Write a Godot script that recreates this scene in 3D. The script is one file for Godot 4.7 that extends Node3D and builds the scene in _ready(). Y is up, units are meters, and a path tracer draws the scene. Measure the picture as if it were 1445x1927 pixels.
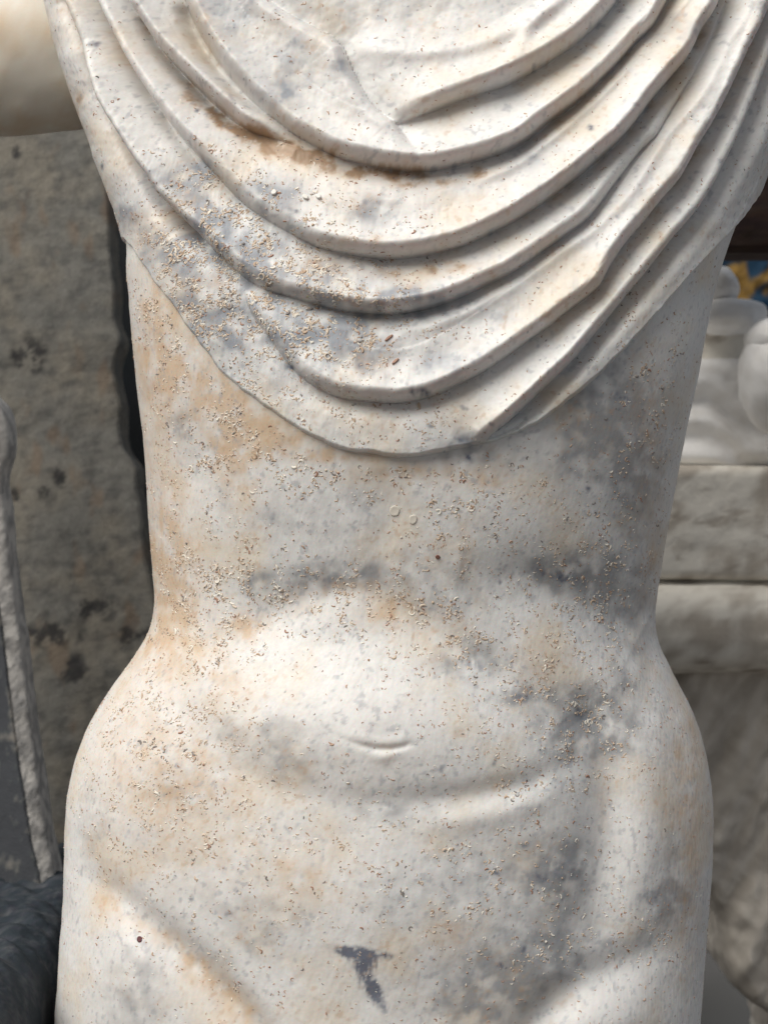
extends Node3D
# A sculptor's yard: close-up of a marble torso with a draped cloth, other stones behind it.
# Working units: 1 unit = S metres, x to the right, y DOWN, z towards the viewer, measured on the statue.

const S := 0.0002828
const DC := 3536.0
const CX := 722.5
const CY := 963.5
const EYE := 0.47

var rng := RandomNumberGenerator.new()
var n_low := FastNoiseLite.new()
var n_mid := FastNoiseLite.new()
var n_fine := FastNoiseLite.new()
var n_cell := FastNoiseLite.new()
var used_names := {}

# ---------------------------------------------------------------- helpers
func w(v: Vector3) -> Vector3:
	return Vector3((v.x - CX) * S, (CY - v.y) * S + EYE, v.z * S)

func at(px: float, py: float, z: float) -> Vector3:      # a point measured in the photograph, at depth z
	var k := (DC - z) / DC
	return Vector3(CX + (px - CX) * k, CY + (py - CY) * k, z)

func numbered(called: String) -> String:
	if not used_names.has(called):
		used_names[called] = 0
		return called
	used_names[called] += 1
	return "%s_%03d" % [called, used_names[called]]

func tag(o: Node3D, label: String, category: String, group := "") -> void:
	if label: o.set_meta("label", label)
	if category: o.set_meta("category", category)
	if group: o.set_meta("group", group)

func thing(called: String, label: String, category: String, group := "") -> Node3D:
	var o := Node3D.new()
	o.name = numbered(called)
	add_child(o, true)
	tag(o, label, category, group)
	return o

func put(called: String, mesh: Mesh, mat: Material, parent: Node = self) -> MeshInstance3D:
	var o := MeshInstance3D.new()
	o.name = numbered(called) if parent == self else called
	o.mesh = mesh
	o.material_override = mat
	parent.add_child(o, true)
	return o

func noise(o: FastNoiseLite, s: int, f: float, octaves: int) -> void:
	o.seed = s
	o.noise_type = FastNoiseLite.TYPE_SIMPLEX_SMOOTH
	o.frequency = f
	o.fractal_type = FastNoiseLite.FRACTAL_FBM
	o.fractal_octaves = octaves

func cubic(pts: PackedVector2Array, t: float) -> float:   # value of a smooth curve through (t, value) points
	var n := pts.size()
	if t <= pts[0].x: return pts[0].y
	if t >= pts[n - 1].x: return pts[n - 1].y
	var i := 0
	while pts[i + 1].x < t: i += 1
	var a := pts[maxi(i - 1, 0)]
	var b := pts[i]
	var c := pts[i + 1]
	var d := pts[mini(i + 2, n - 1)]
	return cubic_interpolate_in_time(b.y, c.y, a.y, d.y, (t - b.x) / (c.x - b.x), c.x - b.x, a.x - b.x - (1e-3 if i == 0 else 0.0), d.x - b.x + (1e-3 if i + 2 >= n else 0.0))

func pairs(a: Array) -> PackedVector2Array:
	var r := PackedVector2Array()
	for i in range(0, a.size(), 2):
		r.append(Vector2(a[i], a[i + 1]))
	return r

# A grid of points as one smooth mesh; rows of nx points, closed round if wrap.
func skin(P: PackedVector3Array, C: PackedColorArray, nx: int, wrap: bool, caps := false) -> ArrayMesh:
	var ny := P.size() / nx
	var N := PackedVector3Array()
	N.resize(P.size())
	for j in ny:
		var j0 := maxi(j - 1, 0) * nx
		var j1 := mini(j + 1, ny - 1) * nx
		for i in nx:
			var i0 := i - 1
			var i1 := i + 1
			if wrap:
				if i0 < 0: i0 = nx - 1
				if i1 >= nx: i1 = 0
			else:
				i0 = maxi(i0, 0)
				i1 = mini(i1, nx - 1)
			var o := j * nx
			N[o + i] = (P[o + i1] - P[o + i0]).cross(P[j0 + i] - P[j1 + i]).normalized()
	var I := PackedInt32Array()
	var nq := nx if wrap else nx - 1
	I.resize((ny - 1) * nq * 6)
	var k := 0
	for j in ny - 1:
		for i in nq:
			var a := j * nx + i
			var b := j * nx + (i + 1) % nx
			I[k] = a
			I[k + 1] = b
			I[k + 2] = a + nx
			I[k + 3] = b
			I[k + 4] = b + nx
			I[k + 5] = a + nx
			k += 6
	if caps:
		for j in [0, ny - 1]:
			var m := Vector3.ZERO
			for i in nx: m += P[j * nx + i]
			var up := Vector3.UP if P[j * nx].y > P[(ny - 1 - j) * nx].y else Vector3.DOWN
			var base := P.size()
			for i in nx:
				P.append(P[j * nx + i])
				N.append(up)
				C.append(C[j * nx + i])
			P.append(m / nx)
			N.append(up)
			C.append(C[j * nx])
			for i in nx:
				if j == 0: I.append_array([base + i, base + nx, base + (i + 1) % nx])
				else: I.append_array([base + i, base + (i + 1) % nx, base + nx])
	var arr := []
	arr.resize(Mesh.ARRAY_MAX)
	arr[Mesh.ARRAY_VERTEX] = P
	arr[Mesh.ARRAY_NORMAL] = N
	arr[Mesh.ARRAY_COLOR] = C
	arr[Mesh.ARRAY_INDEX] = I
	var m := ArrayMesh.new()
	m.add_surface_from_arrays(Mesh.PRIMITIVE_TRIANGLES, arr)
	return m

func grain_map(s: int, f: float, size: int, strength: float) -> NoiseTexture2D:
	var t := NoiseTexture2D.new()
	var n := FastNoiseLite.new()
	noise(n, s, f, 4)
	t.noise = n
	t.width = size
	t.height = size
	t.seamless = true
	t.as_normal_map = true
	t.bump_strength = strength
	return t

func stone_material(called: String, rough: float, spec: float, nm: Texture2D, ns: float, tile: float) -> StandardMaterial3D:
	var m := StandardMaterial3D.new()
	m.resource_name = called
	m.vertex_color_use_as_albedo = true
	m.roughness = rough
	m.metallic_specular = spec
	m.uv1_triplanar = true
	m.uv1_world_triplanar = true
	m.uv1_scale = Vector3.ONE * tile
	if nm:
		m.normal_enabled = true
		m.normal_texture = nm
		m.normal_scale = ns
	return m

# ---------------------------------------------------------------- scalar fields on the statue's front
class Field:
	var x0: float
	var y0: float
	var c: float
	var nx: int
	var ny: int
	var v := PackedFloat32Array()
	func _init(ax: float, ay: float, bx: float, by: float, cell: float) -> void:
		x0 = ax
		y0 = ay
		c = cell
		nx = int((bx - ax) / cell) + 2
		ny = int((by - ay) / cell) + 2
		v.resize(nx * ny)
	func get_at(x: float, y: float) -> float:
		var fx := clampf((x - x0) / c, 0.0, nx - 1.001)
		var fy := clampf((y - y0) / c, 0.0, ny - 1.001)
		var i := int(fx)
		var j := int(fy)
		fx -= i
		fy -= j
		var k := j * nx + i
		return lerpf(lerpf(v[k], v[k + 1], fx), lerpf(v[k + nx], v[k + nx + 1], fx), fy)
	func blob(cx: float, cy: float, rx: float, ry: float, a: float, turn := 0.0, patchy: FastNoiseLite = null, share := 0.0) -> void:
		var r := maxf(rx, ry) * 2.4
		var i0 := maxi(int((cx - r - x0) / c), 0)
		var i1 := mini(int((cx + r - x0) / c), nx - 1)
		var j0 := maxi(int((cy - r - y0) / c), 0)
		var j1 := mini(int((cy + r - y0) / c), ny - 1)
		var cs := cos(turn)
		var sn := sin(turn)
		for j in range(j0, j1 + 1):
			for i in range(i0, i1 + 1):
				var x := x0 + i * c
				var y := y0 + j * c
				var dx := x - cx
				var dy := y - cy
				var u := (dx * cs + dy * sn) / rx
				var t := (dy * cs - dx * sn) / ry
				var q := u * u + t * t
				if q > 5.8: continue
				var g := a * exp(-q)
				if patchy: g *= clampf(1.0 - share + share * 2.6 * (patchy.get_noise_2d(x, y) + 0.25), 0.0, 2.2)
				v[j * nx + i] += g
	# along a line: kind 0 groove or ridge (gauss), kind 1 the edge of a fold that lies over the cloth below it
	func line(pts: PackedVector2Array, wts: PackedFloat32Array, kind: int, a: float, g: float, wi: float, wo: float, wr: float, patchy: FastNoiseLite = null) -> void:
		var near := PackedFloat32Array()
		near.resize(nx * ny)
		near.fill(1e9)
		var sg := PackedFloat32Array()
		sg.resize(nx * ny)
		var wt := PackedFloat32Array()
		wt.resize(nx * ny)
		var reach := (wi * 2.6) if kind == 0 else maxf(17.0 + wi * 2.5, wo + wr * 2.6)
		var ti := nx
		var tj := ny
		var bi := 0
		var bj := 0
		var n := pts.size()
		for s in n - 1:
			var p := pts[s]
			var q := pts[s + 1]
			var e := q - p
			var l2 := e.length_squared()
			if l2 < 1e-6: continue
			var l := sqrt(l2)
			var i0 := maxi(int((minf(p.x, q.x) - reach - x0) / c), 0)
			var i1 := mini(int((maxf(p.x, q.x) + reach - x0) / c), nx - 1)
			var j0 := maxi(int((minf(p.y, q.y) - reach - y0) / c), 0)
			var j1 := mini(int((maxf(p.y, q.y) + reach - y0) / c), ny - 1)
			ti = mini(ti, i0)
			tj = mini(tj, j0)
			bi = maxi(bi, i1)
			bj = maxi(bj, j1)
			for j in range(j0, j1 + 1):
				var y := y0 + j * c - p.y
				for i in range(i0, i1 + 1):
					var x := x0 + i * c - p.x
					var t := (x * e.x + y * e.y) / l2
					t = clampf(t, 0.0, 1.0)
					var dx := x - e.x * t
					var dy := y - e.y * t
					var d2 := dx * dx + dy * dy
					var k := j * nx + i
					var off := (x * e.y - y * e.x) / l
					if d2 < near[k] + 0.05 and (d2 < near[k] - 0.05 or absf(off) > absf(sg[k])):
						near[k] = d2
						sg[k] = off
						wt[k] = lerpf(wts[s], wts[s + 1], t)
		for j in range(tj, bj + 1):
			for i in range(ti, bi + 1):
				var k := j * nx + i
				if near[k] > 1e8: continue
				var d := sqrt(near[k])
				if d > reach: continue
				var h := 0.0
				if kind == 0:
					var u := d / wi
					h = a * exp(-u * u)
					if patchy: h *= clampf(0.55 + 1.3 * patchy.get_noise_2d(x0 + i * c, y0 + j * c), 0.0, 1.6)
				else:
					d *= signf(sg[k])
					if d > 17.0:
						h = a * exp(-pow((d - 17.0) / wi, 1.3))
					elif d > -wo:
						var t := (d + wo) / (17.0 + wo)
						h = lerpf(-g, a, sqrt(1.0 - (1.0 - t) * (1.0 - t)))
					else:
						h = -g * exp(-pow((-d - wo) / wr, 1.4))
				v[k] += h * wt[k]

# ---------------------------------------------------------------- the statue's trunk
var t_left: PackedVector2Array
var t_right: PackedVector2Array
var t_deep: PackedVector2Array
var hem: PackedVector2Array
var hem_y := PackedFloat32Array()
var relief: Field
var folds: Field

func trunk(y: float) -> Vector3:                          # centre, half width, half depth at a height
	var a := cubic(t_left, y)
	var b := cubic(t_right, y)
	return Vector3((a + b) * 0.5, (b - a) * 0.5, cubic(t_deep, y))

func boxy(y: float) -> float:                            # how flat the front is: the chest is squarer than the waist
	return lerpf(0.62, 0.88, smoothstep(450.0, 1050.0, y))

func front_z(x: float, y: float) -> float:
	var t := trunk(y)
	var u := clampf((x - t.x) / t.y, -0.999, 0.999)
	return t.z * pow(1.0 - u * u, boxy(y) * 0.5)

func on_front(px: float, py: float) -> Vector2:           # photograph -> the statue's own front
	var z := 280.0
	var v := Vector3.ZERO
	for i in 4:
		v = at(px, py, z)
		z = front_z(v.x, v.y)
	return Vector2(v.x, v.y)

func path(a: Array, step := 14.0) -> Array:               # [px, py, weight, ...] -> [points, weights] as a smooth line
	var P := PackedVector2Array()
	var W := PackedFloat32Array()
	for i in range(0, a.size(), 3):
		P.append(on_front(a[i], a[i + 1]))
		W.append(a[i + 2])
	var R := PackedVector2Array()
	var V := PackedFloat32Array()
	var n := P.size()
	for i in n - 1:
		var k := maxi(1, int(P[i].distance_to(P[i + 1]) / step))
		for j in k:
			var t := float(j) / k
			R.append(P[i].cubic_interpolate(P[i + 1], P[maxi(i - 1, 0)], P[mini(i + 2, n - 1)], t))
			V.append(lerpf(W[i], W[i + 1], t))
	R.append(P[n - 1])
	V.append(W[n - 1])
	return [R, V]

func spot(f: Field, px: float, py: float, rx: float, ry: float, a: float, turn := 0.0, patchy: FastNoiseLite = null, share := 0.0) -> void:
	var p := on_front(px, py)
	f.blob(p.x, p.y, rx * 0.93, ry * 0.93, a, deg_to_rad(turn), patchy, share)

func stroke(f: Field, a: Array, h: float, wd: float, patchy: FastNoiseLite = null) -> void:
	var r := path(a)
	f.line(r[0], r[1], 0, h, 0, wd, 0, 0, patchy)

func fold(a: Array, up: float, down: float, wi := 40.0, wo := 4.0, wr := 24.0) -> void:
	for i in range(0, a.size(), 3): a[i + 2] = a[i + 2] * (1.0 + 0.6 * (1.0 - smoothstep(260.0, 620.0, a[i])) * (1.0 - smoothstep(250.0, 480.0, a[i + 1])))
	var r := path(a)
	folds.line(r[0], r[1], 1, up * 2.0, down * 1.7, wi * 0.66, minf(wo, 5.0), wr * 1.4)

func shape_tables() -> void:
	t_left = pairs([-700, 640, -560, 610, -500, 560, -440, 420, -380, 130, -330, 40, -260, 10, -150, 35, 0, 92, 70, 110, 150, 133, 210, 155, 270, 178, 340, 204, 410, 230, 470, 246, 520, 247, 560, 250, 700, 261, 800, 271, 900, 280, 1000, 286, 1080, 292, 1140, 293, 1190, 282, 1235, 255, 1290, 216, 1340, 185, 1390, 160, 1450, 141, 1500, 131, 1560, 127, 1620, 125, 1680, 124, 1750, 119, 1830, 113, 1927, 107, 2100, 108, 2300, 122, 2640, 150])
	t_right = pairs([-700, 905, -560, 935, -500, 985, -440, 1125, -380, 1400, -330, 1500, -260, 1540, -150, 1560, 0, 1535, 150, 1490, 300, 1430, 360, 1402, 420, 1378, 490, 1352, 560, 1332, 640, 1317, 740, 1299, 830, 1281, 920, 1265, 1000, 1251, 1070, 1240, 1120, 1232, 1170, 1229, 1215, 1238, 1255, 1258, 1300, 1281, 1350, 1305, 1420, 1325, 1500, 1336, 1580, 1337, 1680, 1332, 1760, 1325, 1850, 1318, 1927, 1312, 2100, 1305, 2300, 1292, 2640, 1265])
	t_deep = pairs([-700, 170, -560, 180, -440, 190, -330, 205, -150, 235, 0, 268, 200, 305, 450, 338, 650, 350, 800, 342, 920, 318, 1040, 295, 1160, 284, 1290, 293, 1450, 308, 1700, 310, 1900, 312, 2300, 300, 2640, 290])

func hem_d(x: float, y: float) -> float:                  # > 0 on the cloth, < 0 below its hem
	var f := clampf((x + 200.0) / 4.0, 0.0, hem_y.size() - 2.0)
	var i := int(f)
	var a := hem_y[i]
	var b := hem_y[i + 1]
	var sl := (b - a) / 4.0
	return (lerpf(a, b, f - i) - y) / sqrt(1.0 + sl * sl)

func model_hem() -> void:
	var a := [150, 452, 1, 225, 455, 1, 244, 462, 1, 264, 490, 1, 291, 533, 1, 322, 572, 1, 344, 605, 1, 366, 635, 1, 394, 672, 1, 416, 702, 1, 449, 730, 1, 500, 768, 1, 541, 797, 1, 583, 821, 1, 625, 840, 1, 655, 850, 1, 694, 853, 1, 735, 860, 1, 777, 861, 1, 818, 854, 1, 860, 846, 1, 900, 838, 1, 944, 828, 1, 994, 806, 1, 1035, 781, 1, 1077, 747, 1, 1118, 714, 1, 1160, 672, 1, 1200, 628, 1, 1250, 568, 1, 1290, 517, 1, 1330, 471, 1, 1370, 426, 1, 1400, 384, 1, 1425, 346, 1, 1445, 315, 1]
	var r: PackedVector2Array = path(a, 8.0)[0]
	hem = PackedVector2Array()
	for p in r:
		if hem.size() == 0 or p.x > hem[hem.size() - 1].x + 0.5: hem.append(p)
	var last := hem[hem.size() - 1]
	hem.append(Vector2(last.x + 60.0, last.y - 110.0))
	hem.append(Vector2(last.x + 300.0, last.y - 300.0))
	for i in 501:
		hem_y.append(cubic(hem, -200.0 + i * 4.0))

func model_relief() -> void:
	relief = Field.new(-60, 380, 1500, 2020, 3.0)
	var f := relief
	# rib cage
	spot(f, 470, 990, 170, 150, 14)
	spot(f, 960, 985, 190, 150, 16)
	stroke(f, [722, 880, 0, 722, 950, 1, 725, 1020, 1, 730, 1090, 0], -6, 40)
	stroke(f, [440, 1185, 0, 500, 1162, 0.9, 560, 1132, 1, 620, 1108, 0.9, 680, 1102, 0.8, 740, 1132, 0.9, 800, 1175, 1, 880, 1225, 0.8, 960, 1275, 0.9, 1040, 1330, 1, 1110, 1370, 0.6, 1150, 1390, 0], -10, 36)
	stroke(f, [860, 1080, 0, 940, 1090, 0.7, 1020, 1100, 1, 1100, 1130, 1, 1160, 1170, 0.7, 1200, 1200, 0], -20, 60)
	# belly
	spot(f, 600, 1345, 230, 125, 19, 8)
	spot(f, 680, 1390, 300, 130, 20)
	spot(f, 790, 1380, 240, 120, 10)
	stroke(f, [470, 1465, 0, 560, 1488, 0.2, 640, 1502, 0.4, 740, 1508, 0.7, 850, 1500, 1.1, 940, 1485, 1.1, 1010, 1465, 1, 1070, 1440, 0.7, 1110, 1420, 0], -8, 24)
	stroke(f, [780, 1550, 0, 860, 1542, 0.8, 940, 1528, 1, 1000, 1508, 1, 1040, 1482, 0.2], 6, 24)
	stroke(f, [300, 1250, 0, 350, 1330, 0.7, 395, 1390, 1, 440, 1430, 1, 500, 1465, 0.6, 560, 1485, 0], -7, 40)
	spot(f, 640, 1650, 260, 130, 22)
	spot(f, 760, 1780, 240, 120, 14)
	# navel: a shallow slit with a lip above it
	stroke(f, [630, 1374, 0, 655, 1388, 0.4, 680, 1397, 0.8, 705, 1403, 1, 735, 1404, 1, 760, 1400, 0.9, 784, 1390, 0], -3.6, 5)
	stroke(f, [660, 1370, 0, 690, 1384, 1, 725, 1391, 1, 755, 1385, 0.8, 775, 1374, 0], 2, 9)
	stroke(f, [690, 1418, 0, 725, 1420, 1, 765, 1408, 0], 3, 9)
	# hips
	spot(f, 260, 1480, 110, 150, 12)
	stroke(f, [1010, 1150, 0, 1040, 1230, 0.06, 1078, 1300, 0.4, 1110, 1350, 1, 1140, 1420, 1.1, 1148, 1500, 1.1, 1145, 1580, 1, 1135, 1660, 0.9, 1115, 1740, 0.8, 1095, 1800, 0.4, 1080, 1840, 0], -34, 62)
	stroke(f, [1225, 1340, 0, 1215, 1420, 1, 1205, 1500, 1.2, 1200, 1580, 1.2, 1190, 1650, 1, 1170, 1720, 0.5, 1160, 1780, 0], 7, 44)
	# groin
	stroke(f, [150, 1640, 0, 215, 1680, 0.5, 275, 1735, 0.8, 335, 1788, 1, 385, 1835, 1.1, 430, 1885, 1.2, 480, 1950, 1.2, 520, 2020, 1], -26, 34)
	spot(f, 250, 1830, 90, 130, 16)
	stroke(f, [1290, 1740, 0, 1215, 1795, 0.6, 1150, 1828, 0.9, 1090, 1855, 1.1, 1040, 1895, 1.2, 1000, 1945, 1.2, 970, 2010, 1], -21, 36)
	spot(f, 1150, 1930, 90, 60, 20)

func model_folds() -> void:
	folds = Field.new(-20, 20, 1500, 920, 2.0)
	var f := folds
	# the left panel of the V lies over the inner cloth
	fold([785, 305, 0, 771, 285, 0.2, 757, 262, 0.5, 735, 232, 0.9, 712, 217, 1, 692, 196, 1, 668, 155, 1.1, 650, 115, 1.2, 640, 90, 1.2, 621, 71, 0.9, 580, 50, 0.8, 544, 30, 0.8, 500, 0, 0.8, 440, -60, 0.8], 6, 15, 40, 9, 26)
	# the neckline and the deeper cloth above it
	spot(f, 760, 10, 210, 62, -16)
	stroke(f, [640, 92, 0, 705, 97, 0.6, 760, 104, 0.8, 803, 105, 0.8, 858, 99, 0.9, 914, 82, 1, 955, 67, 1.1, 997, 45, 1.2, 1024, 28, 1.2, 1052, 8, 1.1, 1090, -30, 1], 9, 16)
	# the V-shaped overlap in the middle
	fold([735, 232, 0, 761, 222, 0.5, 803, 206, 0.9, 858, 185, 1, 914, 166, 1.1, 955, 152, 1.2, 997, 130, 1.2, 1038, 105, 1.3, 1080, 76, 1.3, 1120, 40, 1.3, 1150, 5, 1.3, 1180, -40, 1.3], 12, 17, 42, 12, 26)
	stroke(f, [1050, 0, 0.4, 1020, 30, 1, 990, 66, 1, 968, 108, 1, 935, 138, 0.6, 905, 160, 0], 9, 13)
	# the lower edge of the big front fold
	fold([335, -60, 0.7, 354, 3, 0.8, 379, 55, 0.85, 412, 105, 0.9, 441, 141, 0.9, 472, 174, 0.85, 511, 210, 0.8, 552, 241, 0.8, 594, 266, 0.8, 635, 286, 0.8, 677, 298, 0.9, 732, 310, 0.9, 789, 315, 1, 845, 308, 1, 900, 294, 1.1, 941, 281, 1.1, 983, 261, 1.2, 1024, 228, 1.2, 1080, 188, 1.2, 1120, 152, 1.1, 1161, 111, 1.1, 1192, 75, 1.1, 1222, 47, 1.1, 1246, 5, 1.1, 1280, -60, 1.1], 13, 21, 38, 9, 17)
	stroke(f, [886, 348, 0, 928, 331, 0.6, 969, 313, 0.9, 1011, 281, 1, 1052, 249, 1, 1100, 205, 1.1, 1145, 163, 1.1, 1183, 116, 1.1, 1225, 69, 1.1, 1283, 3, 1, 1320, -60, 1], 12, 11)
	# second edge on the left, running into it
	fold([215, -60, 0.8, 246, -4, 0.8, 268, 36, 0.8, 300, 84, 0.8, 343, 128, 0.9, 385, 167, 1, 426, 203, 1, 468, 234, 0.8, 511, 250, 0.5, 560, 268, 0], 11, 22, 22, 10, 22)
	stroke(f, [430, 238, 0, 470, 262, 0.8, 520, 288, 1, 570, 306, 1, 640, 325, 0.8, 720, 335, 0.5, 800, 338, 0], -11, 24)
	# third fold
	fold([165, -60, 0.6, 188, 0, 0.7, 213, 53, 0.75, 246, 116, 0.8, 290, 184, 0.75, 329, 238, 0.65, 371, 282, 0.5, 412, 326, 0.5, 462, 377, 0.55, 504, 406, 0.5, 546, 430, 0.55, 600, 457, 0.75, 660, 471, 0.9, 720, 479, 1, 760, 478, 1, 800, 473, 1.05, 828, 467, 1.1, 869, 456, 1.1, 911, 437, 1.2, 952, 417, 1.2, 994, 392, 1.3, 1035, 364, 1.3, 1087, 324, 1.4, 1142, 277, 1.5, 1183, 235, 1.5, 1222, 183, 1.5, 1255, 144, 1.5, 1289, 102, 1.5, 1311, 55, 1.4, 1336, 17, 1.4, 1360, -60, 1.4], 13, 20, 46, 9, 19)
	# fourth: the groove on the left, edge in the middle
	fold([105, -60, 0.3, 128, 0, 0.5, 142, 35, 0.6, 160, 85, 0.45, 174, 125, 0.7, 190, 162, 0.95, 204, 198, 1, 222, 230, 1, 243, 264, 1, 262, 298, 1, 288, 337, 1, 313, 378, 0.95, 338, 404, 0.9, 366, 430, 0.9, 394, 455, 0.85, 421, 480, 0.85, 449, 505, 0.8, 476, 525, 0.7, 510, 541, 0.6, 555, 553, 0.7, 597, 565, 0.8, 638, 576, 0.85, 694, 584, 0.9, 749, 584, 0.9, 804, 574, 0.95, 860, 556, 1, 911, 531, 1, 952, 513, 1, 994, 486, 1, 1021, 466, 0.95, 1063, 436, 0.95, 1105, 403, 0.9, 1156, 335, 0.8, 1200, 280, 0.7, 1225, 255, 0.6, 1246, 221, 0.6, 1268, 186, 0.5, 1302, 130, 0.4, 1340, 50, 0.3, 1370, -20, 0.2], 12, 20, 36, 9, 15)
	# thin ridge, then the fifth fold
	stroke(f, [740, 628, 0, 814, 612, 0.5, 855, 597, 0.8, 897, 577, 1, 938, 552, 1, 994, 516, 1, 1049, 475, 1.1, 1099, 443, 1.2, 1132, 411, 1.2, 1174, 370, 1.3, 1217, 302, 1.4, 1244, 257, 1.4, 1275, 219, 1.4, 1305, 177, 1.4, 1330, 127, 1.4, 1349, 83, 1.4, 1377, 36, 1.4, 1400, -10, 1.4, 1425, -70, 1.4], 11, 13)
	fold([462, 540, 0, 478, 585, 0.35, 500, 615, 0.45, 528, 655, 0.5, 555, 688, 0.55, 583, 713, 0.65, 625, 736, 0.75, 666, 746, 0.85, 708, 750, 0.9, 749, 752, 1, 791, 745, 1, 828, 733, 1, 869, 714, 1, 911, 691, 1, 952, 664, 1, 994, 633, 1, 1035, 605, 1.1, 1057, 586, 1.1, 1091, 561, 1.2, 1121, 536, 1.2, 1140, 500, 1.2, 1168, 458, 1.2, 1200, 420, 1.2, 1239, 371, 1.3, 1266, 338, 1.4, 1294, 285, 1.5, 1322, 238, 1.5, 1350, 183, 1.5, 1372, 133, 1.5, 1391, 91, 1.5, 1413, 44, 1.5, 1428, 4, 1.5, 1450, -70, 1.5], 13, 18, 40, 9, 18)
	# sixth: joins the hem low on the right
	stroke(f, [960, 822, 0, 1030, 765, 0.7, 1100, 700, 1, 1160, 630, 1, 1220, 556, 1, 1290, 462, 1, 1340, 390, 1, 1385, 310, 1, 1420, 240, 1, 1450, 160, 1], 9, 15)
	fold([898, 845, 0, 912, 824, 0.5, 952, 792, 0.9, 994, 753, 1, 1035, 714, 1, 1077, 673, 1, 1105, 639, 1, 1146, 590, 1, 1174, 554, 1, 1200, 523, 1, 1250, 456, 1, 1280, 420, 1, 1311, 375, 1, 1340, 320, 1, 1365, 270, 1, 1390, 215, 1, 1410, 165, 1, 1430, 115, 1, 1452, 60, 1, 1480, -20, 1], 14, 27, 30, 4, 17)
	# deep narrow cuts on the left
	stroke(f, [112, 0, 0.3, 128, 28, 0.5, 146, 75, 0.3, 166, 125, 0.6, 184, 172, 1, 205, 215, 1, 226, 255, 1, 248, 296, 1, 276, 340, 1, 302, 380, 0.9, 332, 412, 0.7, 362, 438, 0.5, 400, 468, 0], -28, 11)
	stroke(f, [168, -10, 0.8, 182, 22, 1, 202, 66, 1, 234, 126, 1, 276, 192, 0.8, 316, 248, 0.6, 358, 296, 0.3, 390, 330, 0], -26, 10)
	stroke(f, [262, 32, 0.5, 292, 88, 1, 335, 136, 1, 376, 176, 1, 418, 213, 0.8, 452, 234, 0], -24, 11)
	stroke(f, [340, 20, 0.6, 364, 70, 1, 398, 120, 1, 430, 158, 1, 470, 196, 0.6, 500, 216, 0], -24, 11)
	# small dents and the debris shelf
	spot(f, 620, 620, 70, 40, -5, 10)
	spot(f, 700, 400, 140, 40, 5, 8)
	spot(f, 1121, 535, 10, 8, 3)

# ---------------------------------------------------------------- colour of the marble
class Tint:
	var blue: Field
	var rust: Field
	var deep: Field
	var pale: Field
	func _init(ay: float, by: float) -> void:
		blue = Field.new(-40, ay, 1500, by, 4.0)
		rust = Field.new(-40, ay, 1500, by, 4.0)
		deep = Field.new(-40, ay, 1500, by, 3.0)
		pale = Field.new(-40, ay, 1500, by, 4.0)

var tint_cloth: Tint
var tint_body: Tint

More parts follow.
